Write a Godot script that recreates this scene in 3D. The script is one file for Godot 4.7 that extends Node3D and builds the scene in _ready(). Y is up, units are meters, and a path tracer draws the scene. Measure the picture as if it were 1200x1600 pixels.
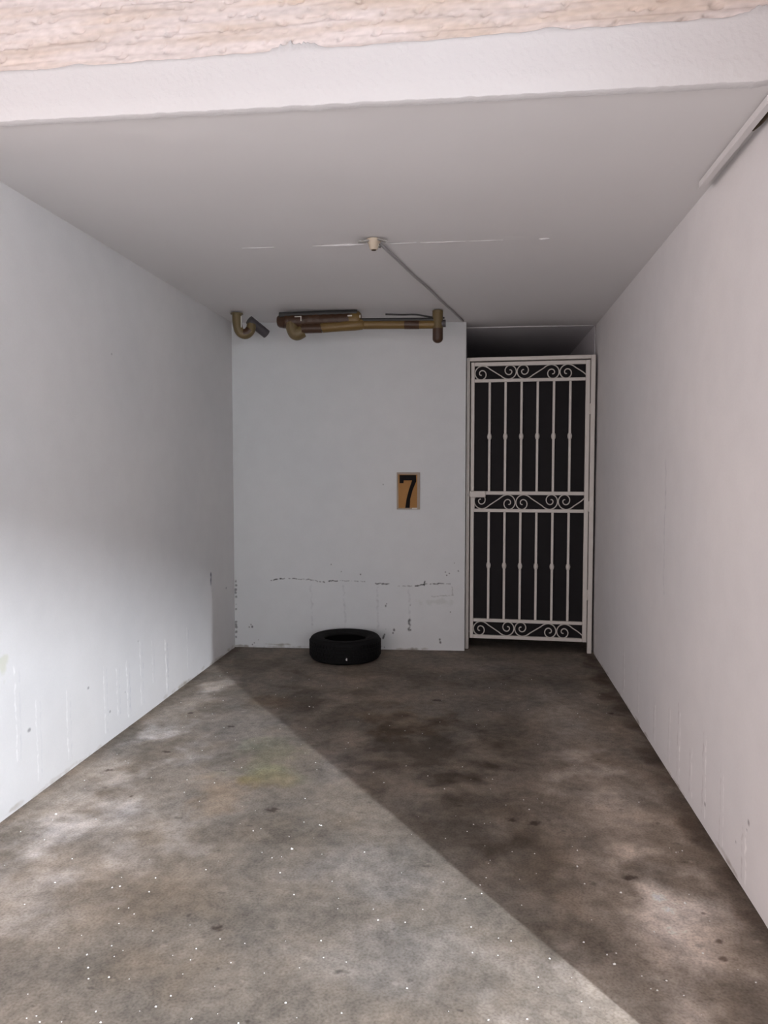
extends Node3D
# A whitewashed parking bay under a building: x runs right, y up, D is the distance from the camera into the bay (world z = -D).

const XL := -1.85      # left wall face
const XR := 0.905      # right wall face
const XB := -0.052     # right end of the back wall, left side of the gateway
var rng := RandomNumberGenerator.new()
var M := {}


func P(x: float, y: float, d: float) -> Vector3:
	return Vector3(x, y, -d)


func ceil_y(x: float) -> float:
	return 2.53 - (x - XL) / 2.755 * 0.035


func back_d(x: float) -> float:
	return 5.825 + (x - XL) * 0.042


# ------------------------------------------------------------------ nodes
func numbered(called: String) -> String:
	if not has_node(NodePath(called)):
		return called
	var k := 1
	while has_node(NodePath("%s_%03d" % [called, k])):
		k += 1
	return "%s_%03d" % [called, k]


func thing(called: String, label: String, category: String, at := Vector3.ZERO, turn := 0.0) -> Node3D:
	var o := Node3D.new()
	o.name = numbered(called)
	add_child(o, true)
	o.position = at
	o.rotation.y = turn
	o.set_meta("label", label)
	o.set_meta("category", category)
	return o


func put(called: String, mesh: Mesh, m: Material, parent: Node = self, at := Vector3.ZERO) -> MeshInstance3D:
	var o := MeshInstance3D.new()
	o.name = numbered(called) if parent == self else called
	o.mesh = mesh
	o.material_override = m
	parent.add_child(o, true)
	o.position = at
	return o


func struct(called: String, mesh: Mesh, m: Material, label := "") -> MeshInstance3D:
	var o := put(called, mesh, m)
	o.set_meta("kind", "structure")
	if label:
		o.set_meta("label", label)
	return o


# ------------------------------------------------------------------ shapes
func quad(st: SurfaceTool, a: Vector3, b: Vector3, c: Vector3, e: Vector3) -> void:
	for v in [a, b, c, a, c, e]:
		st.add_vertex(v)


func begin(smooth := -1) -> SurfaceTool:
	var st := SurfaceTool.new()
	st.begin(Mesh.PRIMITIVE_TRIANGLES)
	st.set_smooth_group(smooth)
	return st


func finish(st: SurfaceTool) -> ArrayMesh:
	st.generate_normals()
	return st.commit()


## A box between two corners with chamfered edges (c = 0: plain).
func add_box(st: SurfaceTool, lo: Vector3, hi: Vector3, c := 0.0) -> void:
	var mid := (lo + hi) / 2
	var h := (hi - lo).abs() / 2
	c = minf(c, minf(h.x, minf(h.y, h.z)) * 0.9)
	for axis in 3:
		for s in [-1.0, 1.0]:
			var u := (axis + 1) % 3
			var w := (axis + 2) % 3
			var f: Array[Vector3] = []
			for k in [[-1, -1], [1, -1], [1, 1], [-1, 1]]:
				var v := Vector3.ZERO
				v[axis] = s * h[axis]
				v[u] = k[0] * (h[u] - c)
				v[w] = k[1] * (h[w] - c)
				f.append(mid + v)
			if s > 0:
				f.reverse()
			quad(st, f[0], f[1], f[2], f[3])
	if c <= 0.0:
		return
	for axis in 3:
		var u := (axis + 1) % 3
		var w := (axis + 2) % 3
		for su in [-1.0, 1.0]:
			for sw in [-1.0, 1.0]:
				var f: Array[Vector3] = []
				for k in [[-1, 0], [1, 0], [1, 1], [-1, 1]]:
					var v := Vector3.ZERO
					v[axis] = k[0] * (h[axis] - c)
					v[u] = su * (h[u] - (c if k[1] else 0.0))
					v[w] = sw * (h[w] - (0.0 if k[1] else c))
					f.append(mid + v)
				if su * sw > 0:
					f.reverse()
				quad(st, f[0], f[1], f[2], f[3])
	for sx in [-1.0, 1.0]:
		for sy in [-1.0, 1.0]:
			for sz in [-1.0, 1.0]:
				var a := mid + Vector3(sx * h.x, sy * (h.y - c), sz * (h.z - c))
				var b := mid + Vector3(sx * (h.x - c), sy * h.y, sz * (h.z - c))
				var e := mid + Vector3(sx * (h.x - c), sy * (h.y - c), sz * h.z)
				if sx * sy * sz > 0:
					var t := b
					b = e
					e = t
				st.add_vertex(a)
				st.add_vertex(b)
				st.add_vertex(e)


func box(lo: Vector3, hi: Vector3, c := 0.0) -> ArrayMesh:
	var st := begin()
	add_box(st, Vector3(minf(lo.x, hi.x), minf(lo.y, hi.y), minf(lo.z, hi.z)), Vector3(maxf(lo.x, hi.x), maxf(lo.y, hi.y), maxf(lo.z, hi.z)), c)
	return finish(st)


## A tube along a path; r is one radius or a list; flat squashes the section along the second axis.
func add_tube(st: SurfaceTool, path: Array, r, sides := 10, caps := true, hint := Vector3.UP, flat := 1.0) -> void:
	var n := path.size()
	var rings := []
	var last := hint
	for i in n:
		var t: Vector3 = (path[mini(i + 1, n - 1)] - path[maxi(i - 1, 0)]).normalized()
		var a := last - t * last.dot(t)
		if a.length() < 0.01:
			a = Vector3.RIGHT - t * t.x
		a = a.normalized()
		last = a
		var b := t.cross(a)
		var ring := []
		var rr: float = r[i] if r is Array else r
		for k in sides:
			var w := TAU * k / sides
			ring.append(path[i] + a * cos(w) * rr + b * sin(w) * rr * flat)
		rings.append(ring)
	for i in n - 1:
		for k in sides:
			var l := (k + 1) % sides
			quad(st, rings[i][k], rings[i + 1][k], rings[i + 1][l], rings[i][l])
	if caps:
		st.set_smooth_group(-1)
		for k in sides:
			var l := (k + 1) % sides
			for v in [path[0], rings[0][k], rings[0][l], path[n - 1], rings[n - 1][l], rings[n - 1][k]]:
				st.add_vertex(v)
		st.set_smooth_group(0)


func tube(path: Array, r, sides := 12, caps := true, hint := Vector3.UP, flat := 1.0) -> ArrayMesh:
	var st := begin(0)
	add_tube(st, path, r, sides, caps, hint, flat)
	return finish(st)


func curve(points: Array, per := 6) -> Array:
	var out := []
	var n := points.size()
	for i in n - 1:
		for k in per:
			out.append((points[i] as Vector3).cubic_interpolate(points[i + 1], points[maxi(i - 1, 0)], points[mini(i + 2, n - 1)], float(k) / per))
	out.append(points[n - 1])
	return out


## A profile of [radius, height] turned round the y axis.
func lathe(profile: Array, sides := 48, smooth := true) -> ArrayMesh:
	var st := begin(0 if smooth else -1)
	for i in profile.size() - 1:
		for k in sides:
			var a := TAU * k / sides
			var b := TAU * (k + 1) / sides
			var p: Array = profile[i]
			var q: Array = profile[i + 1]
			quad(st, Vector3(cos(a) * p[0], p[1], sin(a) * p[0]), Vector3(cos(a) * q[0], q[1], sin(a) * q[0]), Vector3(cos(b) * q[0], q[1], sin(b) * q[0]), Vector3(cos(b) * p[0], p[1], sin(b) * p[0]))
	return finish(st)


## A slab: its seen face is a grid bent by bump (metres), its back is plain. Corner o, edges u and v, out is the way the seen face looks.
func slab(o: Vector3, u: Vector3, v: Vector3, out: Vector3, thick: float, nu: int, nv: int, bump: Callable) -> ArrayMesh:
	var st := begin(0)
	var n := out.normalized()
	var flip := u.cross(v).dot(n) > 0
	var g := []
	for j in nv + 1:
		var row := []
		for i in nu + 1:
			var p := o + u * (float(i) / nu) + v * (float(j) / nv)
			row.append(p + n * float(bump.call(p)))
		g.append(row)
	for j in nv:
		for i in nu:
			var q := [[i, j], [i + 1, j], [i + 1, j + 1], [i, j + 1]]
			if flip:
				q.reverse()
			for k in [0, 1, 2, 0, 2, 3]:
				var c: Array = q[k]
				st.set_uv(Vector2(float(c[0]) / nu, 1.0 - float(c[1]) / nv))
				st.add_vertex(g[c[1]][c[0]])
	st.set_smooth_group(-1)
	st.set_uv(Vector2(0.5, 0.5))
	var b := n * -thick
	var corner := [o, o + u, o + u + v, o + v]
	var rim := [g[0][0], g[0][nu], g[nv][nu], g[nv][0]]
	for k in 4:
		var l := (k + 1) % 4
		if flip:
			quad(st, rim[l], rim[k], corner[k] + b, corner[l] + b)
		else:
			quad(st, rim[k], rim[l], corner[l] + b, corner[k] + b)
	if flip:
		quad(st, corner[0] + b, corner[1] + b, corner[2] + b, corner[3] + b)
	else:
		quad(st, corner[3] + b, corner[2] + b, corner[1] + b, corner[0] + b)
	return finish(st)


# ------------------------------------------------------------------ surfaces
func mat(called: String, c: Color, rough := 0.8, spec := 0.5) -> StandardMaterial3D:
	var m := StandardMaterial3D.new()
	m.resource_name = called
	m.albedo_color = c.linear_to_srgb()
	m.roughness = rough
	m.metallic_specular = spec
	return m


func noise(freq: float, octaves := 3, sd := 1) -> FastNoiseLite:
	var n := FastNoiseLite.new()
	n.noise_type = FastNoiseLite.TYPE_SIMPLEX_SMOOTH
	n.seed = sd
	n.frequency = freq
	n.fractal_octaves = octaves
	return n


func relief(m: StandardMaterial3D, freq: float, cm: float, size: float, sd := 3) -> void:
	var t := NoiseTexture2D.new()
	t.width = 512
	t.height = 512
	t.seamless = true
	t.noise = noise(freq, 4, sd)
	m.heightmap_enabled = true
	m.heightmap_scale = cm
	m.heightmap_texture = t
	m.uv1_triplanar = true
	m.uv1_world_triplanar = true
	m.uv1_scale = Vector3.ONE / size


## A colour sheet over a surface of wide x high metres: linear floats while it is worked on.
class Sheet:
	var w: int
	var h: int
	var wide: float
	var high: float
	var px := PackedFloat32Array()

	func _init(wide_: float, high_: float, per_metre: float) -> void:
		wide = wide_
		high = high_
		w = int(wide * per_metre)
		h = int(high * per_metre)
		px.resize(w * h * 3)

	func base(c: Color, grain: Array, rng: RandomNumberGenerator, speck: float) -> void:
		# grain: [noise, strength, tint] with noise sampled in metres
		var i := 0
		for y in h:
			var my := y * high / h
			for x in w:
				var mx := x * wide / w
				var k := 1.0 + rng.randf_range(-speck, speck)
				var tr := 0.0
				var tb := 0.0
				for g in grain:
					var v: float = g[0].get_noise_2d(mx, my)
					k += v * g[1]
					tr += v * g[2]
					tb -= v * g[2]
				px[i] = c.r * k * (1.0 + tr)
				px[i + 1] = c.g * k
				px[i + 2] = c.b * k * (1.0 + tb)
				i += 3

	## A stain: centre and radii in metres (v up from the foot of the sheet), edge broken up by n.
	func blob(at: Vector2, r: Vector2, tint: Color, share: float, n: FastNoiseLite, ragged := 0.5, turn := 0.0, soft := 0.6) -> void:
		var reach := maxf(r.x, r.y) * (1.0 + ragged)
		var x0 := clampi(int((at.x - reach) / wide * w), 0, w)
		var x1 := clampi(int((at.x + reach) / wide * w) + 1, 0, w)
		var y0 := clampi(int((high - at.y - reach) / high * h), 0, h)
		var y1 := clampi(int((high - at.y + reach) / high * h) + 1, 0, h)
		var cs := cos(turn)
		var sn := sin(turn)
		for y in range(y0, y1):
			var my := high - (y + 0.5) * high / h
			for x in range(x0, x1):
				var mx := (x + 0.5) * wide / w
				var q := Vector2(mx, my) - at
				q = Vector2((q.x * cs + q.y * sn) / r.x, (q.y * cs - q.x * sn) / r.y)
				var f := 1.0 - q.length() + n.get_noise_2d(mx, my) * ragged * 1.6
				f = clampf(f / soft, 0.0, 1.0) * share
				if f > 0.0:
					var i := (y * w + x) * 3
					px[i] *= lerpf(1.0, tint.r, f)
					px[i + 1] *= lerpf(1.0, tint.g, f)
					px[i + 2] *= lerpf(1.0, tint.b, f)

	## A drawn line (crack, drip, scuff) through points in metres.
	func stroke(points: Array, wd: float, tint: Color, share: float, n: FastNoiseLite, gaps := 0.0) -> void:
		for k in points.size() - 1:
			var a: Vector2 = points[k]
			var b: Vector2 = points[k + 1]
			var steps := maxi(2, int((b - a).length() / (high / h) * 1.4))
			for s in steps:
				var p := a.lerp(b, float(s) / steps)
				var v := n.get_noise_2d(p.x * 3.0, p.y * 3.0)
				if v < gaps - 0.55:
					continue
				p += Vector2(n.get_noise_2d(p.x * 2.0 + 9.0, p.y * 2.0), n.get_noise_2d(p.x * 2.0, p.y * 2.0 + 5.0)) * wd * 1.2
				blob(p, Vector2(wd, wd) * (1.0 + v * 0.5), tint, share, n, 0.2, 0.0, 0.7)

	func texture() -> ImageTexture:
		var bytes := PackedByteArray()
		bytes.resize(w * h * 3)
		for i in w * h * 3:
			var c := clampf(px[i], 0.0, 1.0)
			bytes[i] = int(255.0 * (c * 12.92 if c < 0.0031308 else 1.055 * pow(c, 0.41667) - 0.055) + 0.5)
		return ImageTexture.create_from_image(Image.create_from_data(w, h, false, Image.FORMAT_RGB8, bytes))


func sheet_mat(called: String, s: Sheet, rough: float, spec := 0.4) -> StandardMaterial3D:
	var m := mat(called, Color.WHITE, rough, spec)
	m.albedo_texture = s.texture()
	m.texture_repeat = false
	return m


# ------------------------------------------------------------------ scene
func _ready() -> void:
	rng.seed = 7
	camera_and_light()
	materials()
	bay()
	lane()
	gate()
	tyre()
	number_plate()
	pipes()
	ceiling_fittings()
	grit()


func camera_and_light() -> void:
	var cam := Camera3D.new()
	cam.name = "camera"
	add_child(cam)
	cam.fov = 67.29
	cam.near = 0.05
	cam.far = 100.0
	cam.look_at_from_position(Vector3(0, 1.4, 0), P(-0.11371, 1.4 - 0.05565, 0.99195))
	cam.current = true

	var env := Environment.new()
	env.background_mode = Environment.BG_COLOR
	env.background_color = Color(0.02, 0.02, 0.025)
	env.tonemap_mode = Environment.TONE_MAPPER_LINEAR
	env.tonemap_exposure = 0.98
	env.sdfgi_enabled = true
	env.ssao_enabled = true
	env.ssil_enabled = true
	var we := WorldEnvironment.new()
	we.name = "environment"
	we.environment = env
	add_child(we)

	# Added soft fill light behind the camera, on the far side of the lane.
	var a := AreaLight3D.new()
	a.name = "added_back_fill"
	a.area_size = Vector2(4.8, 2.1)
	a.area_normalize_energy = true
	a.light_energy = 10.5
	a.light_color = Color(1.0, 0.94, 0.935)
	a.shadow_enabled = true
	a.area_range = 40.0
	add_child(a)
	a.look_at_from_position(P(-3.0, 1.11, -2.15), P(-3.0, 1.11, 5.0))
	# A second added fill at the left end, to brighten the right wall.
	var b: AreaLight3D = a.duplicate()
	b.name = "added_side_fill"
	b.area_size = Vector2(3.4, 2.1)
	b.light_energy = 8.0
	add_child(b)
	b.look_at_from_position(P(-5.4, 1.11, -0.3), P(3.0, 1.11, -0.3))


func materials() -> void:
	M.ceiling = mat("ceiling_paint", Color(0.74, 0.725, 0.725), 0.75)
	relief(M.ceiling, 0.012, 0.05, 1.1, 11)
	M.paint = mat("wall_paint", Color(0.72, 0.715, 0.715), 0.7)
	relief(M.paint, 0.02, 0.06, 0.7, 4)
	M.plaster = mat("fresh_plaster", Color(0.6, 0.588, 0.592), 0.8)
	relief(M.plaster, 0.03, 0.12, 0.4, 5)
	M.dark = mat("bare_grey_render", Color(0.72, 0.7, 0.72), 0.9, 0.2)
	M.sheet = mat("passage_darkness", Color(0.013, 0.012, 0.0135), 0.6, 0.25)  # black put in for the darkness behind the gate bars
	M.lane = mat("lane_concrete", Color(0.4, 0.37, 0.35), 0.9)
	relief(M.lane, 0.03, 0.3, 0.5, 6)
	M.soffit = mat("bare_concrete_soffit", Color(0.32, 0.29, 0.27), 0.9)
	M.gate = mat("cream_gate_paint", Color(0.66, 0.63, 0.59), 0.5)
	M.rubber = mat("tyre_rubber", Color(0.008, 0.008, 0.0085), 0.75, 0.22)
	relief(M.rubber, 0.05, 0.06, 0.12, 8)
	M.rubber_dust = mat("dusty_rubber", Color(0.013, 0.013, 0.013), 0.85, 0.22)
	M.chalk = mat("chalk_mark", Color(0.6, 0.6, 0.6), 0.9)
	M.ochre = mat("ochre_board", Color(0.36, 0.17, 0.035), 0.6)
	relief(M.ochre, 0.02, 0.1, 0.2, 9)
	M.black = mat("black_lettering", Color(0.012, 0.01, 0.01), 0.7, 0.2)
	M.beige = mat("beige_border", Color(0.4, 0.34, 0.28), 0.8)
	M.brown = mat("brown_tape", Color(0.05, 0.021, 0.008), 0.35)
	relief(M.brown, 0.03, 0.12, 0.12, 21)
	M.tan = mat("tan_tape", Color(0.17, 0.105, 0.03), 0.35)
	relief(M.tan, 0.03, 0.12, 0.12, 22)
	M.olive = mat("olive_tape", Color(0.14, 0.1, 0.04), 0.4)
	relief(M.olive, 0.03, 0.12, 0.12, 23)
	M.foil = mat("white_sealing_strip", Color(0.7, 0.68, 0.64), 0.4)
	M.pipe = mat("grey_drain_pipe", Color(0.06, 0.055, 0.06), 0.5)
	M.cable = mat("grey_cable", Color(0.38, 0.37, 0.37), 0.6)
	M.wire = mat("black_wire", Color(0.03, 0.03, 0.03), 0.5)
	M.trunk = mat("white_trunking", Color(0.7, 0.68, 0.68), 0.5)
	M.holder = mat("old_lamp_holder", Color(0.52, 0.44, 0.34), 0.6)
	M.tape = mat("grey_tape", Color(0.3, 0.29, 0.27), 0.6)
	M.hole = mat("dark_socket", Color(0.06, 0.04, 0.02), 0.7)
	M.metal = mat("steel", Color(0.5, 0.5, 0.5), 0.35)
	M.metal.metallic = 1.0
	M.grit = mat("pale_grit", Color(0.85, 0.85, 0.82), 0.25, 0.8)


# ------------------------------------------------------------------ the bay
func floor_sheet() -> StandardMaterial3D:
	# covers x -2.05 .. 1.1 and d 1.0 .. 6.6; v runs into the bay
	var s := Sheet.new(3.15, 5.6, 230.0)
	s.base(Color(0.232, 0.198, 0.163), [[noise(0.7, 3, 31), 0.16, 0.06], [noise(3.2, 4, 32), 0.3, 0.03], [noise(16.0, 3, 33), 0.26, 0.0]], rng, 0.1)
	var n := noise(3.5, 4, 40)
	var at := func(x: float, d: float) -> Vector2: return Vector2(x + 2.05, d - 1.0)
	# pale dusty patches
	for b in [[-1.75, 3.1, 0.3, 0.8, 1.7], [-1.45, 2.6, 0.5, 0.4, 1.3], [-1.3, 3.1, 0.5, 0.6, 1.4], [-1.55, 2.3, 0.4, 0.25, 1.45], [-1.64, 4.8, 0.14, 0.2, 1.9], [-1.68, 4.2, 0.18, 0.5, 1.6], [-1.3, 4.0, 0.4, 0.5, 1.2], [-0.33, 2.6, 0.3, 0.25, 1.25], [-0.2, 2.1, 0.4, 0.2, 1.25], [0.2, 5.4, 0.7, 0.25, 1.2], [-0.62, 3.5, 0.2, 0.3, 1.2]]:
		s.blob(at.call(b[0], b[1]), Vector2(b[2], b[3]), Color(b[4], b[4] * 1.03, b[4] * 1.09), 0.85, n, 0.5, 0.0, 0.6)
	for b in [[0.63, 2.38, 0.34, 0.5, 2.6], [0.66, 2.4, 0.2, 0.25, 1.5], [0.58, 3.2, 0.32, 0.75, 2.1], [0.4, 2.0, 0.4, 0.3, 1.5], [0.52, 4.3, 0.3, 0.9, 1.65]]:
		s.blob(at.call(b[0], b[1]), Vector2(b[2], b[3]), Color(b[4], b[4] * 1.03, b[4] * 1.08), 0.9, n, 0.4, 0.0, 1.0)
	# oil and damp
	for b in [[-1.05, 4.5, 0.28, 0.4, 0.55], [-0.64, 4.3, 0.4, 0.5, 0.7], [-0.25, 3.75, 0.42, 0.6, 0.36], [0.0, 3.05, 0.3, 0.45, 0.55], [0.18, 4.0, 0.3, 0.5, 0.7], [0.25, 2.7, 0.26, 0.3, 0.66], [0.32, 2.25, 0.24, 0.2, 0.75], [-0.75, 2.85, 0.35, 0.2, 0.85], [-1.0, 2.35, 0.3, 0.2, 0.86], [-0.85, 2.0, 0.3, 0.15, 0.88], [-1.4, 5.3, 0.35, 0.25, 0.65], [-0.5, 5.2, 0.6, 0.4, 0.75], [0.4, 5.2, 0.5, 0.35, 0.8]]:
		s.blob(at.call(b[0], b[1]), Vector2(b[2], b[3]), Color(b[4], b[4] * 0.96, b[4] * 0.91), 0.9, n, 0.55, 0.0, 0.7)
	# rusty brown and mossy green
	for b in [[-1.1, 3.15, 0.2, 0.2], [-0.9, 3.3, 0.16, 0.12], [-1.2, 4.5, 0.15, 0.25], [-0.35, 4.2, 0.3, 0.3]]:
		s.blob(at.call(b[0], b[1]), Vector2(b[2], b[3]), Color(1.0, 0.86, 0.7), 0.6, n, 0.6)
	for b in [[-0.85, 3.38, 0.2, 0.22], [-1.0, 3.6, 0.2, 0.3]]:
		s.blob(at.call(b[0], b[1]), Vector2(b[2], b[3]), Color(0.9, 0.98, 0.82), 0.7, n, 0.6)
	# dirt washed up along both walls; the left strip also holds painted contact shade
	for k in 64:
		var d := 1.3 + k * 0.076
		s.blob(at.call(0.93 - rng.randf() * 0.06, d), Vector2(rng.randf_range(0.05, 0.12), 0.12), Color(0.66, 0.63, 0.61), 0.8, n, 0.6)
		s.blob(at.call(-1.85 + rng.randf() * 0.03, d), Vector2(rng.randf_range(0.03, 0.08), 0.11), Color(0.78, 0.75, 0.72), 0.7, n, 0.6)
	# scattered spots
	var fine := noise(30.0, 2, 41)
	for p in [[0.548, 2.647, 0.022], [0.735, 2.311, 0.013], [0.725, 2.229, 0.014], [0.167, 3.047, 0.02], [0.253, 3.023, 0.025], [-1.675, 3.345, 0.02], [-1.6, 4.2, 0.018], [-1.5, 3.6, 0.02], [-1.447, 3.087, 0.012], [0.8, 4.461, 0.02], [0.736, 2.454, 0.008], [-0.811, 3.022, 0.025], [-0.764, 2.204, 0.02], [-1.3, 4.0, 0.02], [-0.2, 4.6, 0.03]]:
		s.blob(at.call(p[0], p[1]), Vector2(p[2] * 1.3, p[2]), Color(0.3, 0.26, 0.25), 0.9, fine, 0.4)
	for k in 260:
		var t := rng.randf_range(0.45, 0.75) if k % 3 else rng.randf_range(1.3, 1.7)
		var r := rng.randf_range(0.004, 0.012)
		s.blob(at.call(rng.randf_range(-1.8, 0.88), 1.7 + pow(rng.randf(), 1.5) * 4.2), Vector2(r * rng.randf_range(1, 2.4), r), Color(t, t, t), 0.8, fine, 0.5)
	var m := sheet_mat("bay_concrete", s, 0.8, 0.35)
	var t := NoiseTexture2D.new()
	t.width = 512
	t.height = 512
	t.seamless = true
	t.noise = noise(0.06, 4, 44)
	m.heightmap_enabled = true
	m.heightmap_scale = 0.35
	m.heightmap_texture = t
	m.texture_repeat = true
	# grains of sand and wear too small for the sheet
	var g := NoiseTexture2D.new()
	g.width = 512
	g.height = 512
	g.seamless = true
	g.noise = noise(0.07, 4, 45)
	var ramp := Gradient.new()
	ramp.offsets = PackedFloat32Array([0.0, 0.35, 0.6, 1.0])
	ramp.colors = PackedColorArray([Color(0.8, 0.79, 0.78), Color(0.91, 0.905, 0.9), Color(0.96, 0.96, 0.96), Color.WHITE])
	g.color_ramp = ramp
	m.detail_enabled = true
	m.detail_blend_mode = BaseMaterial3D.BLEND_MODE_MUL
	m.detail_albedo = g
	m.detail_uv_layer = BaseMaterial3D.DETAIL_UV_2
	m.uv2_triplanar = true
	m.uv2_scale = Vector3.ONE / 0.45
	return m


func wall_sheet(wide: float, high: float, marks: Callable, sd: int, paint := Color(0.72, 0.71, 0.71)) -> StandardMaterial3D:
	var s := Sheet.new(wide, high, 230.0)
	s.base(paint, [[noise(0.8, 2, sd), 0.035, 0.008], [noise(5.0, 3, sd + 1), 0.025, 0.0]], rng, 0.012)
	marks.call(s)
	return sheet_mat("whitewash", s, 0.75, 0.35)


func back_marks(s: Sheet) -> void:
	# u = x - XL, v = height
	var n := noise(12.0, 3, 60)
	var dark := Color(0.25, 0.25, 0.25)
	var at := func(x: float, y: float) -> Vector2: return Vector2(x - XL, y)
	s.stroke([at.call(-1.56, 0.53), at.call(-1.5, 0.545), at.call(-1.4, 0.548), at.call(-1.25, 0.54), at.call(-1.13, 0.52)], 0.005, dark, 0.55, n, 0.45)
	s.stroke([at.call(-1.54, 0.534), at.call(-1.46, 0.546)], 0.005, dark, 0.8, n, 0.0)
	s.stroke([at.call(-1.1, 0.53), at.call(-1.03, 0.535)], 0.006, dark, 0.9, n, 0.1)
	s.stroke([at.call(-1.03, 0.535), at.call(-0.8, 0.53)], 0.004, Color(0.45, 0.45, 0.45), 0.6, n, 0.45)
	s.stroke([at.call(-0.73, 0.515), at.call(-0.62, 0.515)], 0.006, Color(0.4, 0.4, 0.4), 0.7, n, 0.3)
	s.stroke([at.call(-0.56, 0.5), at.call(-0.44, 0.498)], 0.004, Color(0.5, 0.5, 0.5), 0.7, n, 0.4)
	s.stroke([at.call(-0.42, 0.5), at.call(-0.36, 0.515), at.call(-0.25, 0.52), at.call(-0.15, 0.52)], 0.005, dark, 0.6, n, 0.42)
	s.stroke([at.call(-0.14, 0.5), at.call(-0.13, 0.43), at.call(-0.3, 0.42)], 0.006, Color(0.75, 0.75, 0.74), 0.5, n, 0.3)
	s.stroke([at.call(-0.42, 0.5), at.call(-0.35, 0.515)], 0.006, dark, 0.8, n, 0.0)
	s.stroke([at.call(-0.35, 0.505), at.call(-0.352, 0.54)], 0.005, dark, 0.8, n, 0.0)
	for p in [[-1.71, 0.163, 0.012], [-1.735, 0.16, 0.008], [-1.72, 0.18, 0.007], [-1.695, 0.036, 0.008], [-1.71, 0.022, 0.009], [-1.66, 0.06, 0.007], [-0.652, 0.343, 0.012], [-0.645, 0.358, 0.009], [-0.667, 0.103, 0.011], [-0.66, 0.118, 0.012], [-0.672, 0.09, 0.009], [-0.587, 0.155, 0.012], [-0.595, 0.13, 0.01], [-0.662, 0.018, 0.009], [-0.226, 0.064, 0.014], [-0.23, 0.085, 0.012], [-0.458, 0.158, 0.01], [-0.672, 1.282, 0.008], [-0.179, 0.585, 0.008], [-0.19, 0.61, 0.008], [-0.16, 0.6, 0.006], [-0.09, 0.62, 0.008], [-1.0, 0.605, 0.009], [-0.85, 0.585, 0.009], [-1.08, 0.66, 0.008], [-0.12, 0.68, 0.006], [-0.46, 0.35, 0.006], [-0.15, 0.3, 0.006], [-0.65, 0.16, 0.006]]:
		s.blob(at.call(p[0], p[1]), Vector2(p[2] * 0.8, p[2]), Color(0.12, 0.12, 0.12), 0.85, n, 0.35, 0.0, 0.6)
	for y in [0.52, 0.49, 0.455, 0.43, 0.4, 0.34, 0.3, 0.2, 0.18, 0.16, 0.12, 0.08]:
		s.blob(at.call(XL + 0.012, y), Vector2(0.012, 0.014), Color(0.2, 0.2, 0.2), 0.8, n, 0.5)
	# traces of old block joints and grime under the paint
	for x in [-1.24, -0.98, -0.47, -0.72]:
		s.stroke([at.call(x, 0.5), at.call(x + 0.01, 0.16)], 0.01, Color(0.92, 0.92, 0.925), 0.35, n, 0.3)
	s.stroke([at.call(-0.47, 0.25), at.call(-0.465, 0.15)], 0.011, Color(0.5, 0.5, 0.5), 0.6, n, 0.2)
	s.blob(at.call(-0.25, 0.38), Vector2(0.12, 0.03), Color(0.85, 0.86, 0.83), 0.7, n, 0.6)
	for k in 18:
		s.blob(at.call(rng.randf_range(XL, XB), rng.randf_range(0.0, 0.03)), Vector2(rng.randf_range(0.03, 0.12), 0.009), Color(0.6, 0.57, 0.52), 0.5, n, 0.7)


func left_marks(s: Sheet) -> void:
	# u = d - 2.3, v = height
	var n := noise(9.0, 3, 70)
	for p in [[3.92, 0.36, 0.05, 0.009], [4.09, 0.43, 0.07, 0.007], [4.45, 0.365, 0.04, 0.01], [3.66, 0.4, 0.05, 0.006], [3.3, 0.38, 0.05, 0.006], [4.25, 0.4, 0.15, 0.006], [3.8, 0.36, 0.1, 0.007], [3.05, 0.42, 0.06, 0.006], [4.8, 0.36, 0.08, 0.006], [2.9, 0.6, 0.2, 0.006]]:
		s.stroke([Vector2(p[0] - 2.3, p[1]), Vector2(p[0] - 2.3 + 0.012, p[2])], p[3], Color(1.09, 1.09, 1.09), 0.6, n, 0.2)
		s.stroke([Vector2(p[0] - 2.3 + 0.035, p[1] - 0.02), Vector2(p[0] - 2.3 + 0.04, p[2])], p[3], Color(0.93, 0.935, 0.95), 0.4, n, 0.3)
	for p in [[4.071, 0.439, 0.012], [3.503, 0.336, 0.01], [3.821, 1.993, 0.012], [3.0, 0.3, 0.012], [3.9, 0.2, 0.009], [3.72, 0.15, 0.008], [5.62, 0.5, 0.014]]:
		s.blob(Vector2(p[0] - 2.3, p[1]), Vector2(p[2], p[2] * 0.8), Color(0.35, 0.35, 0.36), 0.8, n, 0.5)
	s.blob(Vector2(2.83 - 2.3, 0.62), Vector2(0.03, 0.06), Color(0.85, 0.86, 0.72), 0.7, n, 0.6)
	s.stroke([Vector2(5.29 - 2.3, 0.66), Vector2(5.28 - 2.3, 0.58)], 0.016, Color(0.72, 0.73, 0.76), 0.6, n, 0.0)
	for k in 30:
		s.blob(Vector2(rng.randf_range(0, 3.6), rng.randf_range(0.0, 0.02)), Vector2(rng.randf_range(0.04, 0.12), 0.01), Color(0.7, 0.66, 0.6), 0.45, n, 0.7)


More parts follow.
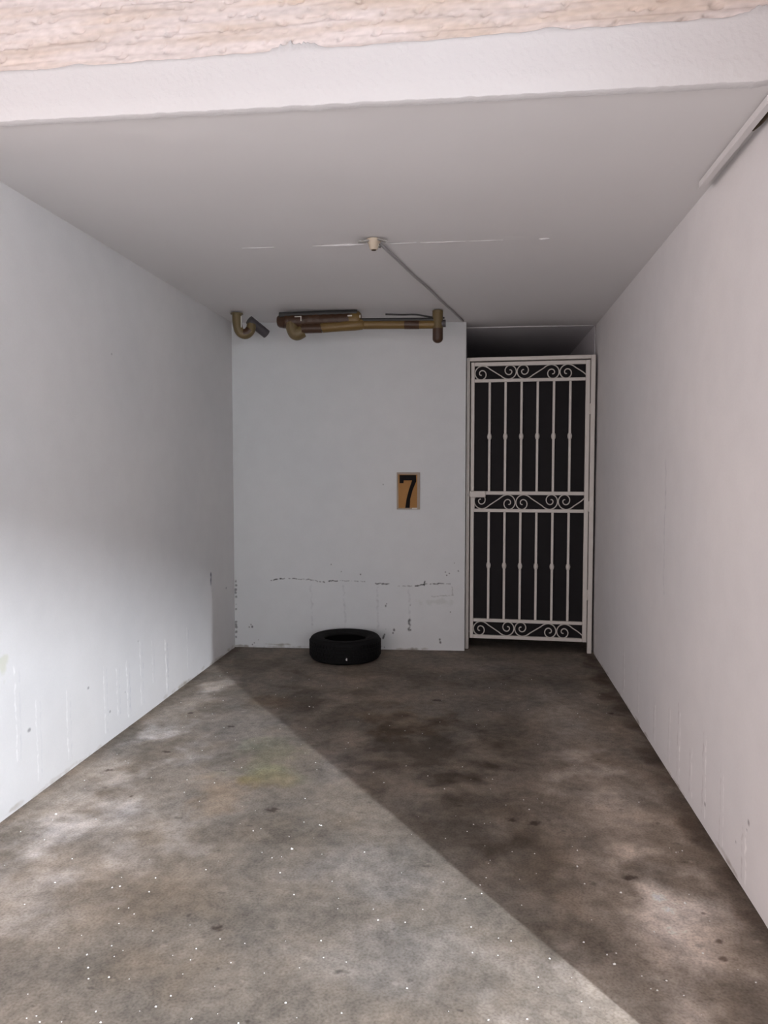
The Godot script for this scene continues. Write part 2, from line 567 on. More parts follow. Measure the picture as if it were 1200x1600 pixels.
func right_marks(s: Sheet) -> void:
	# u = d - 1.25, v = height
	var n := noise(9.0, 3, 80)
	for p in [[4.73, 0.31, 0.05, 0.01], [3.9, 0.23, 0.04, 0.008], [3.44, 0.37, 0.04, 0.008], [3.07, 0.36, 0.03, 0.008], [2.61, 0.2, 0.02, 0.008], [4.3, 0.3, 0.05, 0.006], [3.6, 0.3, 0.05, 0.006], [2.85, 0.3, 0.03, 0.006], [3.25, 0.25, 0.04, 0.007]]:
		s.stroke([Vector2(p[0] - 1.25, p[1]), Vector2(p[0] - 1.25 - 0.01, p[2])], p[3], Color(1.09, 1.09, 1.09), 0.6, n, 0.2)
		s.stroke([Vector2(p[0] - 1.25 + 0.03, p[1]), Vector2(p[0] - 1.25 + 0.03, p[2])], p[3], Color(0.93, 0.92, 0.92), 0.6, n, 0.2)
	s.stroke([Vector2(2.55, 1.44), Vector2(2.535, 1.25), Vector2(2.54, 1.0), Vector2(2.53, 0.8)], 0.014, Color(0.95, 0.95, 0.955), 0.5, n, 0.25)
	for p in [[3.06, 0.092, 0.01], [2.585, 0.242, 0.01], [2.6, 0.21, 0.007], [2.7, 0.12, 0.008]]:
		s.blob(Vector2(p[0] - 1.25, p[1]), Vector2(p[2], p[2]), Color(0.35, 0.33, 0.34), 0.8, n, 0.5)
	for k in 26:
		s.blob(Vector2(rng.randf_range(0, 4.8), rng.randf_range(0.0, 0.016)), Vector2(rng.randf_range(0.04, 0.1), 0.009), Color(0.6, 0.56, 0.52), 0.5, n, 0.7)


func bay() -> void:
	var wave := noise(0.9, 3, 50)
	var fine := noise(6.0, 3, 51)
	var uneven := func(p: Vector3) -> float: return wave.get_noise_3dv(p) * 0.005 + fine.get_noise_3dv(p) * 0.0018
	var ground := func(p: Vector3) -> float: return wave.get_noise_3dv(p) * 0.004 + fine.get_noise_3dv(p) * 0.0022 - 0.001

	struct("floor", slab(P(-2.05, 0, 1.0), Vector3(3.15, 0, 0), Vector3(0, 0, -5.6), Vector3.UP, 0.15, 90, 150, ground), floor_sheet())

	struct("wall_left", slab(P(XL, 0, 2.3), Vector3(0, 0, -3.6), Vector3(0, 3.4, 0), Vector3.RIGHT, 0.15, 76, 66, uneven), wall_sheet(3.6, 3.4, left_marks, 71))
	struct("wall_right", slab(P(0.898, 0, 1.25), Vector3(0.03, 0, -4.85), Vector3(0, 3.4, 0), Vector3.LEFT, 0.15, 90, 66, uneven), wall_sheet(4.85, 3.4, right_marks, 81, Color(0.755, 0.735, 0.735)))
	var o := P(XL, 0, back_d(XL))
	struct("wall_back", slab(o, P(XB, 0, back_d(XB)) - o, Vector3(0, 2.55, 0), Vector3.BACK, 0.13, 60, 80, uneven), wall_sheet(1.81, 2.55, back_marks, 61, Color(0.695, 0.715, 0.722)))

	# ceiling: its seen face looks down
	var roof := slab(P(XL, ceil_y(XL), 2.404), Vector3(2.785, -0.035, 0.066), Vector3(0, 0, -3.74), Vector3.DOWN, 0.08, 60, 80, uneven)
	var c := struct("ceiling", roof, M.ceiling)
	# trowelled seam across the ceiling: short ridges of plaster
	for seg in [[-1.17, -1.0, 0.0035], [-0.8, -0.53, 0.006], [-0.43, -0.28, 0.003], [-0.26, -0.04, 0.0035], [0.31, 0.36, 0.006], [-0.02, 0.14, 0.0018]]:
		var path := []
		for k in 9:
			var x := lerpf(seg[0], seg[1], k / 8.0)
			path.append(P(x, ceil_y(x) - 0.001, 3.868 - (x + 1.16) * 0.036 + rng.randf_range(-0.002, 0.002)))
		var r := []
		for k in 9:
			r.append(seg[2] * (0.25 + 0.75 * sin(PI * k / 8.0)) * rng.randf_range(0.85, 1.1))
		put("plaster_ridge", tube(path, r, 8, true, Vector3.UP, 1.3), M.plaster, c)

	beam()


## The board-marked concrete beam over the opening, with its smooth white plaster edge.
func beam() -> void:
	var d0 := 2.405
	var slope := -0.0235
	var long := noise(1.0, 4, 90)
	var pits := noise(26.0, 2, 91)
	var nx := 420
	var ny := 170
	var y0 := 2.62
	var y1 := 3.4
	var depth := func(x: float, y: float) -> float:
		# the boards of the shuttering: each print stands a little in or out, with a broken groove between, and the grain runs along
		var v := (y - 2.6 + long.get_noise_2d(x * 0.5, 3.0) * 0.006) / 0.05
		var b := floorf(v)
		var f := v - b
		var h := sin(b * 12.9898) * 0.003
		h -= 0.007 * exp(-pow((f - 0.06) / 0.06, 2.0)) * clampf(0.4 + long.get_noise_2d(x * 1.6, b * 7.0) * 2.5, 0.0, 1.0)
		h += long.get_noise_2d(x * 1.3, y * 26.0) * 0.0035 + long.get_noise_2d(x * 8.0 + 30.0, y * 50.0) * 0.0012
		var p := pits.get_noise_2d(x * 0.5, y * 1.3)
		if p > 0.42:
			h -= minf((p - 0.42) * 0.1, 0.012)
		return h
	var st := begin(0)
	var tone := noise(2.5, 4, 92)
	var g := []
	var col := []
	for j in ny + 1:
		var row := []
		var crow := []
		for i in nx + 1:
			var x := lerpf(XL, XR, float(i) / nx)
			var y := lerpf(y0, y1, float(j) / ny)
			var h: float = depth.call(x, y)
			row.append(P(x, y, d0 + slope * (x - XL) - h))
			var k := 1.0 + tone.get_noise_2d(x * 0.6, y * 9.0) * 0.12 + tone.get_noise_2d(x * 9.0 + 40.0, y * 24.0) * 0.16
			var warm := clampf(0.45 + x * 0.18 + tone.get_noise_2d(x * 0.6 + 17.0, y * 7.0) * 1.1, 0.0, 1.0)
			var cc := Color(0.64, 0.575, 0.555).lerp(Color(0.57, 0.475, 0.41), warm)
			crow.append(Color(cc.r * k, cc.g * k, cc.b * k))
		g.append(row)
		col.append(crow)
	for j in ny:
		for i in nx:
			for c in [[i, j], [i, j + 1], [i + 1, j + 1], [i, j], [i + 1, j + 1], [i + 1, j]]:
				st.set_color(col[c[1]][c[0]])
				st.add_vertex(g[c[1]][c[0]])
	st.set_smooth_group(-1)
	st.set_color(Color(0.55, 0.5, 0.46))
	add_box(st, P(XL, 2.56, 2.43), P(XR, 3.4, 2.62))
	var m := mat("board_marked_concrete", Color.WHITE, 0.9, 0.3)
	m.vertex_color_use_as_albedo = true
	var w := struct("wall_front", finish(st), m, "raw concrete beam with board marks across the top of the opening")

	# plaster edge: ragged along its top, with two dabs smeared up over the concrete
	var rag := noise(7.0, 3, 95)
	var t := begin(0)
	var cols := 420
	var rows := []
	for i in cols + 1:
		var x := lerpf(XL + 0.001, XR - 0.001, float(i) / cols)
		var dd := d0 + slope * (x - XL)
		var foot := ceil_y(x) - 0.006 + rag.get_noise_2d(x * 2.0, 0.0) * 0.003
		if x > 0.78:
			foot += rag.get_noise_2d(x * 7.0, 5.0) * 0.006
		var top := 2.676 + rag.get_noise_2d(x, 9.0) * 0.006
		var dab := exp(-pow((x + 0.545) / 0.075, 4.0)) * (0.018 + 0.03 * absf(rag.get_noise_2d(x * 5.0, 2.0)))
		dab += clampf((x - 0.72) / 0.08, 0.0, 1.0) * (0.012 + 0.03 * absf(rag.get_noise_2d(x * 3.0, 7.0)))
		dab += exp(-pow((x + 1.25) / 0.04, 2.0)) * 0.008 + exp(-pow((x - 0.22) / 0.03, 2.0)) * 0.01
		top += dab
		var face := 0.007 + rag.get_noise_2d(x * 0.7, 4.0) * 0.001
		var col_ := []
		for q in [[foot, -0.03], [foot, face - 0.002], [foot + 0.002, face], [lerpf(foot, 2.67, 0.33), face + 0.002], [lerpf(foot, 2.67, 0.66), face + 0.001], [2.662, face], [top - 0.005, face + 0.001 - dab * 0.06], [top, face - 0.006], [top + 0.001, -0.012]]:
			col_.append(P(x, q[0], dd - q[1]))
		rows.append(col_)
	for i in cols:
		for k in rows[0].size() - 1:
			quad(t, rows[i][k], rows[i][k + 1], rows[i + 1][k + 1], rows[i + 1][k])
	struct("trim_1", finish(t), M.plaster, "smooth white plaster edge along the foot of the concrete beam")


# ------------------------------------------------------------------ what lies behind the gate and behind the camera
func lane() -> void:
	# passage behind the gate: rough dark render
	struct("wall_passage_left", box(P(XB - 0.15, 0, 6.05), P(XB, 2.6, 9.5)), M.dark)
	struct("wall_passage_right", box(P(0.925, 0, 6.1), P(XR + 0.17, 2.6, 9.5)), M.dark)
	struct("wall_passage_back", box(P(XB - 0.15, 0, 9.5), P(XR + 0.15, 2.6, 9.65)), M.dark)
	struct("ceiling_passage", box(P(XB - 0.15, 2.5, 6.12), P(XR + 0.15, 2.65, 9.65)), M.dark)
	struct("floor_passage", box(P(XB - 0.15, -0.15, 6.6), P(XR + 0.15, 0, 9.65)), M.dark)

	# lane
	struct("floor_lane", box(P(-5.7, -0.15, 1.0), P(5.7, -0.001, -2.4)), M.lane)
	struct("floor_lane_left", box(P(-5.7, -0.15, 2.6), P(-2.05, -0.001, 1.0)), M.lane)
	struct("floor_lane_right", box(P(1.1, -0.15, 2.6), P(5.7, -0.001, 1.0)), M.lane)
	struct("ceiling_lane", box(P(-5.7, 3.4, 2.62), P(5.7, 3.55, -2.4)), M.soffit)
	struct("wall_lane_left", box(P(-5.7, 2.2, 2.6), P(-5.5, 3.4, -2.4)), M.paint)
	struct("wall_lane_left_end", box(P(-5.7, 0, 2.6), P(-5.5, 2.2, 1.45)), M.paint)
	struct("wall_lane_right", box(P(5.55, 0, 2.6), P(5.7, 3.4, -2.4)), M.paint)
	struct("wall_front_left", box(P(-5.5, 0, 2.42), P(-2.0, 3.4, 2.62)), M.paint)
	struct("wall_front_right", box(P(1.055, 0, 2.42), P(5.55, 3.4, 2.62)), M.paint)
	# far side and left end: unseen glowing panels added behind the fill lights
	var fill_panels := Node3D.new()
	fill_panels.name = "added_glow_screen_1"
	fill_panels.set_meta("kind", "structure")
	fill_panels.set_meta("label", "unseen glowing panels added along the lane to light the bay")
	add_child(fill_panels)
	var glow := mat("added_panel_glow", Color(0.6, 0.6, 0.6), 0.6)  # glow of the added panels, matched to the fill lights
	glow.emission_enabled = true
	glow.emission = Color(1.0, 0.94, 0.935)
	glow.emission_energy_multiplier = 0.3
	for k in 4:
		var x0 := -5.45 + k * 1.225
		put("glow_pane", box(P(x0 + 0.05, 0.06, -2.22), P(x0 + 1.225, 2.16, -2.24)), glow, fill_panels)
		put("mullion", box(P(x0, 0, -2.19), P(x0 + 0.05, 2.2, -2.27)), M.trunk, fill_panels)
	for k in 3:
		var d0 := -2.05 + k * 1.15
		put("glow_pane", box(P(-5.53, 0.06, d0 + 0.05), P(-5.55, 2.16, d0 + 1.15)), glow, fill_panels)
		put("mullion", box(P(-5.5, 0, d0), P(-5.58, 2.2, d0 + 0.05)), M.trunk, fill_panels)
	put("mullion", box(P(-0.55, 0, -2.19), P(-0.5, 2.2, -2.27)), M.trunk, fill_panels)
	put("panel_sill", box(P(-5.45, 0, -2.2), P(-0.5, 0.06, -2.27)), M.trunk, fill_panels)
	put("panel_sill", box(P(-5.51, 0, -2.05), P(-5.58, 0.06, 1.45)), M.trunk, fill_panels)
	put("panel_head", box(P(-5.45, 2.16, -2.2), P(-0.5, 2.2, -2.27)), M.trunk, fill_panels)
	put("panel_head", box(P(-5.51, 2.16, -2.05), P(-5.58, 2.2, 1.45)), M.trunk, fill_panels)
	struct("wall_lane_back_top", box(P(-5.5, 2.2, -2.2), P(-0.5, 3.4, -2.4)), M.paint)
	struct("wall_lane_back_right", box(P(-0.5, 0, -2.2), P(5.55, 3.4, -2.4)), M.paint)

	# the shaded lamp whose light falls past the end of the right-hand wall
	var at := P(2.77, 3.0, -1.5)
	var lamp := thing("pendant_lamp", "pendant lamp with a wide metal shade hanging over the lane", "lamp", at)
	put("shade", lathe([[0.03, 0.125], [0.1, 0.12], [0.25, 0.02], [0.345, -0.1], [0.35, -0.114], [0.343, -0.112], [0.338, -0.1], [0.245, 0.013], [0.1, 0.11], [0.03, 0.115]], 40), M.pipe, lamp)
	put("rod", tube([Vector3(0, 0.115, 0), Vector3(0, 0.4, 0)], 0.012, 10), M.metal, lamp)
	var bulb := mat("bulb_glow", Color(0.9, 0.9, 0.9), 0.4)
	bulb.emission_enabled = true
	bulb.emission = Color(0.95, 0.98, 1.0)
	bulb.emission_energy_multiplier = 4.0
	var ball := SphereMesh.new()
	ball.radius = 0.032
	ball.height = 0.064
	put("bulb", ball, bulb, lamp)
	var o := OmniLight3D.new()
	o.name = "pendant_lamp_glow"
	o.light_energy = 51.5
	o.light_color = Color(0.935, 0.965, 1.0)
	o.light_size = 0.02
	o.omni_range = 30.0
	o.omni_attenuation = 2.0
	o.shadow_enabled = true
	lamp.add_child(o)


# ------------------------------------------------------------------ gate
func scroll_path(mirror: bool, flip: bool, whole: bool) -> Array:
	# an S of flat bar, 0.318 long and 0.112 high, from the eye of its left spiral to that of its right one
	var half := []
	var turns := [630.0, 540.0, 450.0, 360.0, 270.0, 180.0, 100.0, 68.0, 45.0, 25.0]
	var radii := [0.008, 0.018, 0.027, 0.036, 0.046, 0.055, 0.061, 0.0655, 0.071, 0.079]
	for k in 9:
		for q in 5:
			var f := q / 5.0
			var ang := deg_to_rad(lerpf(turns[k], turns[k + 1], f))
			var r := lerpf(radii[k], radii[k + 1], f)
			half.append(Vector2(0.054, 0.0465) + Vector2(cos(ang) * r * 0.92, sin(ang) * r))
	var mid := Vector2(0.159, 0.056)
	var n := half.size()
	var all := half.duplicate()
	if whole:
		all.append(mid)
		for k in n:
			all.append(mid * 2 - half[n - 1 - k])
	else:
		all.append(mid)
		all.append(Vector2(0.176, 0.043))
		all.append(Vector2(0.19, 0.03))
		all.append(Vector2(0.203, 0.018))
	var out := []
	for p in all:
		var x: float = 0.318 - p.x if mirror else p.x
		var y: float = 0.112 - p.y if flip else p.y
		out.append(Vector3(x, y, 0))
	return out


func gate() -> void:
	# local x runs along the gate from the left post; the whole gateway is turned slightly into the bay
	var turn := -atan2(0.06, 0.97)
	var foot := P(-0.047, 0, 5.99)
	var fr := thing("gate_frame", "cream steel frame of posts and head fixed in the gateway", "gate frame", foot, turn)
	put("post", box(Vector3(0, 0, -0.02), Vector3(0.026, 2.25, 0.02), 0.003), M.gate, fr)
	put("post", box(Vector3(0.924, 0, -0.02), Vector3(0.957, 2.25, 0.02), 0.003), M.gate, fr)
	put("head", box(Vector3(0.026, 2.222, -0.02), Vector3(0.924, 2.25, 0.02), 0.003), M.gate, fr)
	for y in [0.45, 1.12, 1.85]:
		put("hinge", tube([Vector3(0.9215, y - 0.04, 0.016), Vector3(0.9215, y + 0.04, 0.016)], 0.006, 8), M.gate, fr)

	var lf := thing("security_gate", "cream wrought iron gate with scroll panels and slim vertical bars", "gate", foot, turn)
	var x0 := 0.034
	var x1 := 0.919
	put("stile", box(Vector3(x0, 0.085, -0.013), Vector3(x0 + 0.027, 2.214, 0.013), 0.003), M.gate, lf)
	put("stile", box(Vector3(x1 - 0.032, 0.085, -0.013), Vector3(x1, 2.214, 0.013), 0.003), M.gate, lf)
	for y in [[2.184, 2.214], [2.062, 2.086], [1.203, 1.23], [1.07, 1.095], [0.215, 0.24], [0.085, 0.112]]:
		put("rail", box(Vector3(x0 + 0.027, y[0], -0.012), Vector3(x1 - 0.032, y[1], 0.012), 0.003), M.gate, lf)
	for k in 6:
		var x := 0.176 + k * 0.12
		for s in [[1.23, 2.062, 1.649], [0.24, 1.07, 0.656]]:
			var b := put("bar", box(Vector3(-0.009, 0, -0.009), Vector3(0.009, s[1] - s[0], 0.009), 0.002), M.gate, lf, Vector3(x, s[0], 0))
			var h: float = s[2] - s[0]
			put("collar", lathe([[0.012, h - 0.022], [0.0155, h - 0.012], [0.0175, h], [0.0155, h + 0.012], [0.012, h + 0.022]], 12), M.gate, b)
	for row in [[2.0815 + 0.0, 0.107, false], [1.0915, 0.115, true], [0.1085, 0.11, false]]:
		for k in 3:
			var path := scroll_path(k == 1, row[2], k < 2)
			var o := []
			for p in path:
				o.append(Vector3(x0 + 0.026 + k * 0.3175 + p.x, row[0] + p.y * (row[1] / 0.112), 0.0))
			put("scroll", tube(o, 0.0046, 6, true, Vector3.BACK, 1.0), M.gate, lf)
	var sheet := put("added_dark_sheet", box(Vector3(x0 + 0.004, 0.088, -0.019), Vector3(x1 - 0.004, 2.21, -0.0145)), M.sheet, lf)  # added sheet: its black stands in for the unlit passage
	sheet.set_meta("label", "black sheet added behind the bars for the darkness of the passage")
	# lock: box over the middle rail, bolt into the post, latch plate below
	var lock := put("lock_box", box(Vector3(0.028, 1.183, 0.012), Vector3(0.152, 1.232, 0.04), 0.006), M.gate, lf)
	put("bolt", tube([Vector3(0.01, 1.203, 0.026), Vector3(0.034, 1.203, 0.026)], 0.005, 8), M.metal, lock)
	put("cylinder", tube([Vector3(0.105, 1.205, 0.039), Vector3(0.105, 1.205, 0.046)], 0.011, 12, true, Vector3.RIGHT), M.gate, lock)
	put("latch_plate", box(Vector3(0.052, 1.095, 0.011), Vector3(0.067, 1.19, 0.016), 0.001), M.gate, lf)


# ------------------------------------------------------------------ tyre
func tyre() -> void:
	var t := thing("tyre", "worn black car tyre lying flat on the floor against the back wall", "tyre", P(-0.93, 0.004, 5.585))
	var R := 0.266
	var H := 0.166
	# casing: outer tread shoulder, upper sidewall, bead, hollow inside
	var prof := []
	for k in 9:
		var a := lerpf(-PI / 2, 0.0, k / 8.0)
		prof.append([R - 0.035 + cos(a) * 0.03, 0.035 + sin(a) * 0.035])
	for k in 9:
		var a := lerpf(0.0, PI / 2, k / 8.0)
		prof.append([R - 0.035 + cos(a) * 0.03, H - 0.035 + sin(a) * 0.035])
	prof.reverse()
	put("casing", lathe(prof, 64), M.rubber, t)
	for up in [false, true]:
		var wall := []
		for q in [[R - 0.033, 0.0], [R - 0.06, -0.003], [R - 0.09, -0.006], [R - 0.105, -0.013], [R - 0.112, -0.02], [R - 0.113, -0.03], [R - 0.105, -0.034], [R - 0.07, -0.022], [R - 0.04, -0.016]]:
			wall.append([q[0], H + q[1] if up else -q[1]])
		if up:
			wall.reverse()
		wall.reverse()
		put("sidewall", lathe(wall, 64), M.rubber_dust, t)
		var y := H - 0.0035 if up else 0.0035
		var ring := []
		for k in 49:
			var a := TAU * k / 48
			ring.append(Vector3(cos(a) * (R - 0.062), y, sin(a) * (R - 0.062)))
		put("sidewall_rib", tube(ring, 0.0025, 6, false), M.rubber, t)
	put("inner_liner", lathe([[R - 0.045, H - 0.02], [R - 0.022, H - 0.045], [R - 0.02, 0.045], [R - 0.045, 0.02]], 64), M.rubber, t)
	# tread: four raised ribs cut into blocks
	for j in 4:
		var st := begin()
		var ya := 0.032 + j * 0.027
		var yb := ya + 0.022
		for k in 60:
			var a := TAU * (k + 0.06 + (0.4 if j % 2 else 0.0)) / 60
			var b := TAU * (k + 0.94 + (0.4 if j % 2 else 0.0)) / 60
			var r0 := R - 0.008
			var r1 := R
			var c := [Vector3(cos(a), 0, sin(a)), Vector3(cos(b), 0, sin(b))]
			var up_ := Vector3.UP
			var o := [c[0] * r1 + up_ * ya, c[1] * r1 + up_ * ya, c[1] * r1 + up_ * yb, c[0] * r1 + up_ * yb]
			var i := [c[0] * r0 + up_ * ya, c[1] * r0 + up_ * ya, c[1] * r0 + up_ * yb, c[0] * r0 + up_ * yb]
			quad(st, o[0], o[1], o[2], o[3])
			for q in 4:
				var l := (q + 1) % 4
				quad(st, o[l], o[q], i[q], i[l])
		put("tread_rib", finish(st), M.rubber, t)
	var dir := Vector3(0.2, 0, 1).normalized()
	var blot := begin(0)
	add_tube(blot, [dir * (R - 0.004) + Vector3(0, 0.046, 0), dir * (R + 0.002) + Vector3(0, 0.046, 0)], [0.011, 0.006], 7, true, Vector3.UP, 0.8)
	var mk := put("mark", finish(blot), M.chalk, t)
	mk.set_meta("label", "small white chip on the tread")


# ------------------------------------------------------------------ number
func number_plate() -> void:
	var x := -0.487
	var t := thing("number_plate", "ochre plate with a black number 7 on the white back wall", "number plate", P(x, 1.232, back_d(x) - 0.006), -0.042 * -1.0)
	put("border", box(Vector3(-0.088, -0.141, -0.006), Vector3(0.09, 0.143, 0.003), 0.002), M.beige, t)
	var st := begin()
	var o := [Vector2(-0.074, -0.13), Vector2(0.068, -0.127), Vector2(0.07, 0.126), Vector2(-0.077, 0.128)]
	for k in 4:
		var l := (k + 1) % 4
		quad(st, Vector3(o[k].x, o[k].y, 0.003), Vector3(o[k].x, o[k].y, 0.007), Vector3(o[l].x, o[l].y, 0.007), Vector3(o[l].x, o[l].y, 0.003))
	quad(st, Vector3(o[3].x, o[3].y, 0.007), Vector3(o[2].x, o[2].y, 0.007), Vector3(o[1].x, o[1].y, 0.007), Vector3(o[0].x, o[0].y, 0.007))
	put("board", finish(st), M.ochre, t)
	# the 7: slab top, hooked left end, leg running down to the left
	var poly := PackedVector2Array([Vector2(-0.066, 0.123), Vector2(0.06, 0.123), Vector2(0.062, 0.075), Vector2(0.035, 0.01), Vector2(0.016, -0.06), Vector2(0.012, -0.129), Vector2(-0.022, -0.129), Vector2(-0.012, -0.06), Vector2(0.006, 0.012), Vector2(0.03, 0.082), Vector2(-0.034, 0.082), Vector2(-0.036, 0.06), Vector2(-0.066, 0.06)])
	var n := begin()
	var tri := Geometry2D.triangulate_polygon(poly)
	for k in range(0, tri.size(), 3):
		var f := [poly[tri[k]], poly[tri[k + 1]], poly[tri[k + 2]]]
		if (f[1] - f[0]).cross(f[2] - f[0]) > 0:
			f.reverse()
		for p in f:
			n.add_vertex(Vector3(p.x, p.y, 0.0095))
	for k in poly.size():
		var a := poly[k]
		var b := poly[(k + 1) % poly.size()]
		quad(n, Vector3(a.x, a.y, 0.0065), Vector3(b.x, b.y, 0.0065), Vector3(b.x, b.y, 0.0095), Vector3(a.x, a.y, 0.0095))
	var seven := put("numeral", finish(n), M.black, t)
	seven.set_meta("label", "black painted figure 7")
	put("chip", box(Vector3(0.03, -0.138, 0.003), Vector3(0.07, -0.128, 0.009), 0.002), M.foil, t)


# ------------------------------------------------------------------ pipes under the ceiling
func pipes() -> void:
	var d := 5.43
	var t := thing("drain_pipe", "brown taped drain pipe run under the ceiling along the back wall", "pipe", P(-0.8, 2.4, d))
	var at := func(x: float, y: float, dd := 0.0) -> Vector3: return Vector3(x + 0.8, y - 2.4, -dd)
	# thick lagged length, slightly wavy with wrapped tape
	var path := []
	var rad := []
	for k in 31:
		var f := k / 30.0
		path.append(at.call(lerpf(-1.335, -0.83, f), 2.449 + 0.006 * f, 0.0))
		rad.append(0.056 + 0.0025 * sin(k * 1.9) - (0.012 if k == 0 or k == 30 else 0.0))
	put("lagged_pipe", tube(path, rad, 20), M.brown, t)
	put("end_cap", tube([at.call(-1.385, 2.452), at.call(-1.37, 2.452), at.call(-1.33, 2.45)], [0.034, 0.045, 0.05], 16), M.brown, t)
	# elbow turning down below its left end
	var el := curve([at.call(-1.285, 2.435, -0.012), at.call(-1.275, 2.4, -0.015), at.call(-1.26, 2.366, -0.016), at.call(-1.238, 2.358, -0.014), at.call(-1.205, 2.378, -0.005)], 5)
	put("elbow", tube(el, 0.046, 16), M.olive, t)
	# lower length in tan tape, tapering into the thin pipe
	var low := [at.call(-1.2, 2.39, -0.03), at.call(-1.06, 2.392, -0.03), at.call(-1.05, 2.395, -0.03), at.call(-0.93, 2.4, -0.03), at.call(-0.83, 2.41, -0.025), at.call(-0.775, 2.413, -0.02), at.call(-0.76, 2.413, -0.02)]
	put("brown_wrap", tube([low[0], low[1]], [0.033, 0.034], 16), M.brown, t)
	put("tan_wrap", tube(low.slice(1), [0.0345, 0.036, 0.034, 0.04, 0.036, 0.026], 16), M.tan, t)
	put("collar", tube([at.call(-0.865, 2.448), at.call(-0.84, 2.45), at.call(-0.8, 2.45), at.call(-0.785, 2.45)], [0.058, 0.06, 0.059, 0.045], 20), M.tan, t)
	# thin pipe on to the tee
	put("thin_pipe", tube([at.call(-0.78, 2.413, -0.01), at.call(-0.23, 2.405, -0.01)], 0.031, 16), M.tan, t)
	put("tape_band", tube([at.call(-0.477, 2.4085, -0.01), at.call(-0.374, 2.407, -0.01)], 0.0325, 16), M.brown, t)
	# tee: olive upper half, brown plugged lower half
	put("tee", tube([at.call(-0.245, 2.375, -0.012), at.call(-0.246, 2.498, -0.012)], 0.037, 18), M.olive, t)
	var plug := []
	var pr := []
	for k in 8:
		var a := k / 7.0 * PI / 2
		plug.append(at.call(-0.245, 2.305 - sin(a) * 0.03, -0.012))
		pr.append(maxf(0.036 * cos(a), 0.002))
	put("plug", tube([at.call(-0.245, 2.378, -0.012)] + plug, [0.036] + pr, 18), M.brown, t)
	put("stub", tube([at.call(-0.245, 2.41, -0.012), at.call(-0.19, 2.41, -0.012)], 0.026, 14), M.pipe, t)
	# curled ends of sealing strip
	put("sealing_strip", box(at.call(-1.25, 2.468, -0.058), at.call(-1.2, 2.474, -0.052), 0.001), M.foil, t)
	put("sealing_strip", box(at.call(-1.207, 2.44, -0.06), at.call(-1.2, 2.474, -0.055), 0.001), M.foil, t)
	put("sealing_strip", box(at.call(-0.872, 2.464, -0.063), at.call(-0.84, 2.474, -0.055), 0.002), M.foil, t)
	put("sealing_strip", box(at.call(-0.79, 2.455, -0.05), at.call(-0.783, 2.475, -0.042), 0.001), M.foil, t)
	# first tube added for the shade above the thick pipe, second a dark pipe
	put("dark_tube", tube([at.call(-1.365, 2.49, -0.03), at.call(-0.81, 2.496, -0.03)], 0.02, 12), M.wire, t)
	put("dark_tube", tube([at.call(-0.8, 2.443, -0.022), at.call(-0.23, 2.435, -0.022)], 0.014, 12), M.wire, t)
	# clamp under the ceiling
	for x in [-1.1]:
		put("hanger", box(at.call(x - 0.012, 2.43, 0.0), at.call(x + 0.012, 2.514, 0.004)), M.pipe, t)

	# separate bend by the left wall
	var b := thing("pipe_bend", "short olive taped pipe bend hanging from the ceiling in the left corner", "pipe", P(-1.66, 2.4, d))
	var bt := func(x: float, y: float, dd := 0.0) -> Vector3: return Vector3(x + 1.66, y - 2.4, -dd)
	put("trap", tube(curve([bt.call(-1.685, 2.512), bt.call(-1.683, 2.45), bt.call(-1.668, 2.39), bt.call(-1.63, 2.366, 0.01), bt.call(-1.595, 2.39, 0.02), bt.call(-1.585, 2.44, 0.03)], 6), 0.034, 16), M.olive, b)
	put("tape_band", tube(curve([bt.call(-1.64, 2.37, 0.008), bt.call(-1.612, 2.377, 0.015), bt.call(-1.594, 2.4, 0.02)], 5), 0.0355, 16), M.brown, b)
	put("branch", tube([bt.call(-1.6, 2.47, 0.02), bt.call(-1.5, 2.385, 0.12)], 0.033, 16), M.pipe, b)
	put("flange", tube([bt.call(-1.685, 2.508), bt.call(-1.685, 2.514)], 0.045, 16), M.olive, b)
	put("sealing_strip", box(bt.call(-1.648, 2.41, -0.03), bt.call(-1.641, 2.49, -0.024), 0.001), M.foil, b)

	# slack black wire between the pipe and the ceiling
	var w := put("wire", tube(curve([P(-0.62, 2.498, 5.5), P(-0.5, 2.492, 5.5), P(-0.4, 2.488, 5.49), P(-0.29, 2.465, 5.47), P(-0.2, 2.458, 5.47)], 6), 0.006, 8), M.wire)
	w.set_meta("label", "thin black wire hanging slack above the taped drain pipe")
	w.set_meta("category", "wire")


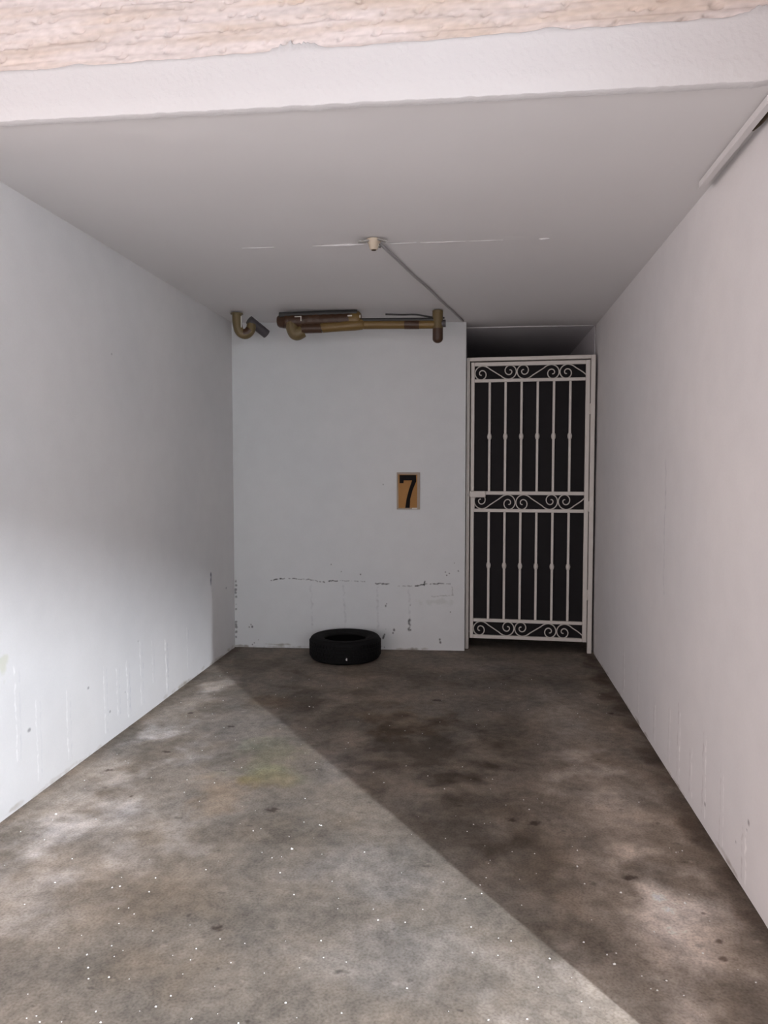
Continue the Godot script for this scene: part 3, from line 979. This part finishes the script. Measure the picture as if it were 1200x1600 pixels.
# ------------------------------------------------------------------ ceiling fittings
func ceiling_fittings() -> void:
	var x := -0.482
	var c := ceil_y(x)
	var t := thing("lamp_holder", "old beige lamp holder without a bulb on the ceiling seam", "lamp holder", P(x, c, 3.77))
	put("base", lathe([[0.0, -0.05], [0.012, -0.05], [0.02, -0.046], [0.026, -0.02], [0.034, -0.012], [0.036, 0.0]].map(func(q): return [q[0], q[1]]), 20), M.holder, t)
	put("socket", lathe([[0.0, -0.052], [0.012, -0.052], [0.013, -0.046]], 16), M.hole, t)
	var fa := put("tape_flap", box(Vector3(-0.026, -0.006, -0.02), Vector3(0.02, 0.004, 0.022), 0.003), M.tape, t, Vector3(-0.045, -0.012, 0.02))
	fa.rotation = Vector3(0.15, 0.5, 0.2)
	var fb := put("tape_flap", box(Vector3(-0.02, -0.006, -0.012), Vector3(0.026, 0.003, 0.014), 0.003), M.tape, t, Vector3(0.042, -0.011, 0.028))
	fb.rotation = Vector3(0.1, 0.45, -0.15)
	put("plaster_pat", box(Vector3(-0.03, -0.006, -0.075), Vector3(0.018, 0.0, -0.02), 0.003), M.plaster, t)
	put("wire_end", tube(curve([Vector3(0.012, -0.02, -0.02), Vector3(0.02, -0.022, -0.06), Vector3(0.018, -0.006, -0.11)], 5), 0.0035, 6), M.tape, t)

	var pts := []
	var wob := noise(1.5, 2, 120)
	for k in 25:
		var f := k / 24.0
		var px := lerpf(-0.46, -0.075, f)
		var pd := lerpf(3.8, 5.83, f)
		pts.append(P(px + wob.get_noise_2d(f * 3.0, 0.0) * 0.008 * sin(PI * f), ceil_y(px) - 0.007, pd))
	var cable := put("cable", tube(pts, 0.0072, 8), M.cable)
	cable.set_meta("label", "grey cable clipped across the ceiling from lamp holder to back wall")
	cable.set_meta("category", "cable")

	var g := thing("cable_trunking", "white plastic cable trunking under the ceiling along the right wall", "trunking", P(0.86, ceil_y(0.86), 2.75))
	put("channel", box(Vector3(-0.011, -0.026, -0.36), Vector3(0.009, -0.002, 0.33), 0.003), M.trunk, g)
	put("cover", box(Vector3(-0.013, -0.03, -0.36), Vector3(0.011, -0.026, 0.33), 0.0015), M.trunk, g)
	put("cable_end", tube(curve([Vector3(0.02, -0.016, 0.12), Vector3(0.026, -0.02, 0.2), Vector3(0.022, -0.014, 0.32)], 5), 0.006, 8), M.hole, g)


# ------------------------------------------------------------------ grit
func grit() -> void:
	var st := begin()
	for k in 330:
		var x := rng.randf_range(-1.75, 0.8)
		var d := 1.75 + pow(rng.randf(), 1.7) * 3.4
		var r := rng.randf_range(0.0014, 0.0036)
		if k % 17 == 0:
			r *= 1.7
		var p := P(x, 0.002 + r * 0.3, d)
		var q := []
		var spin := rng.randf() * TAU
		for j in 5:
			var a := spin + TAU * j / 5
			q.append(p + Vector3(cos(a), 0, sin(a)) * r * rng.randf_range(0.7, 1.3))
		var top := p + Vector3(rng.randf_range(-0.4, 0.4) * r, r * 0.9, rng.randf_range(-0.4, 0.4) * r)
		for j in 5:
			st.add_vertex(q[j])
			st.add_vertex(q[(j + 1) % 5])
			st.add_vertex(top)
			st.add_vertex(q[(j + 1) % 5])
			st.add_vertex(q[j])
			st.add_vertex(p - Vector3(0, r * 0.6, 0))
	var o := put("grit", finish(st), M.grit)
	o.set_meta("kind", "stuff")
	o.set_meta("label", "pale glinting grit scattered over the concrete floor")
	o.set_meta("category", "grit")
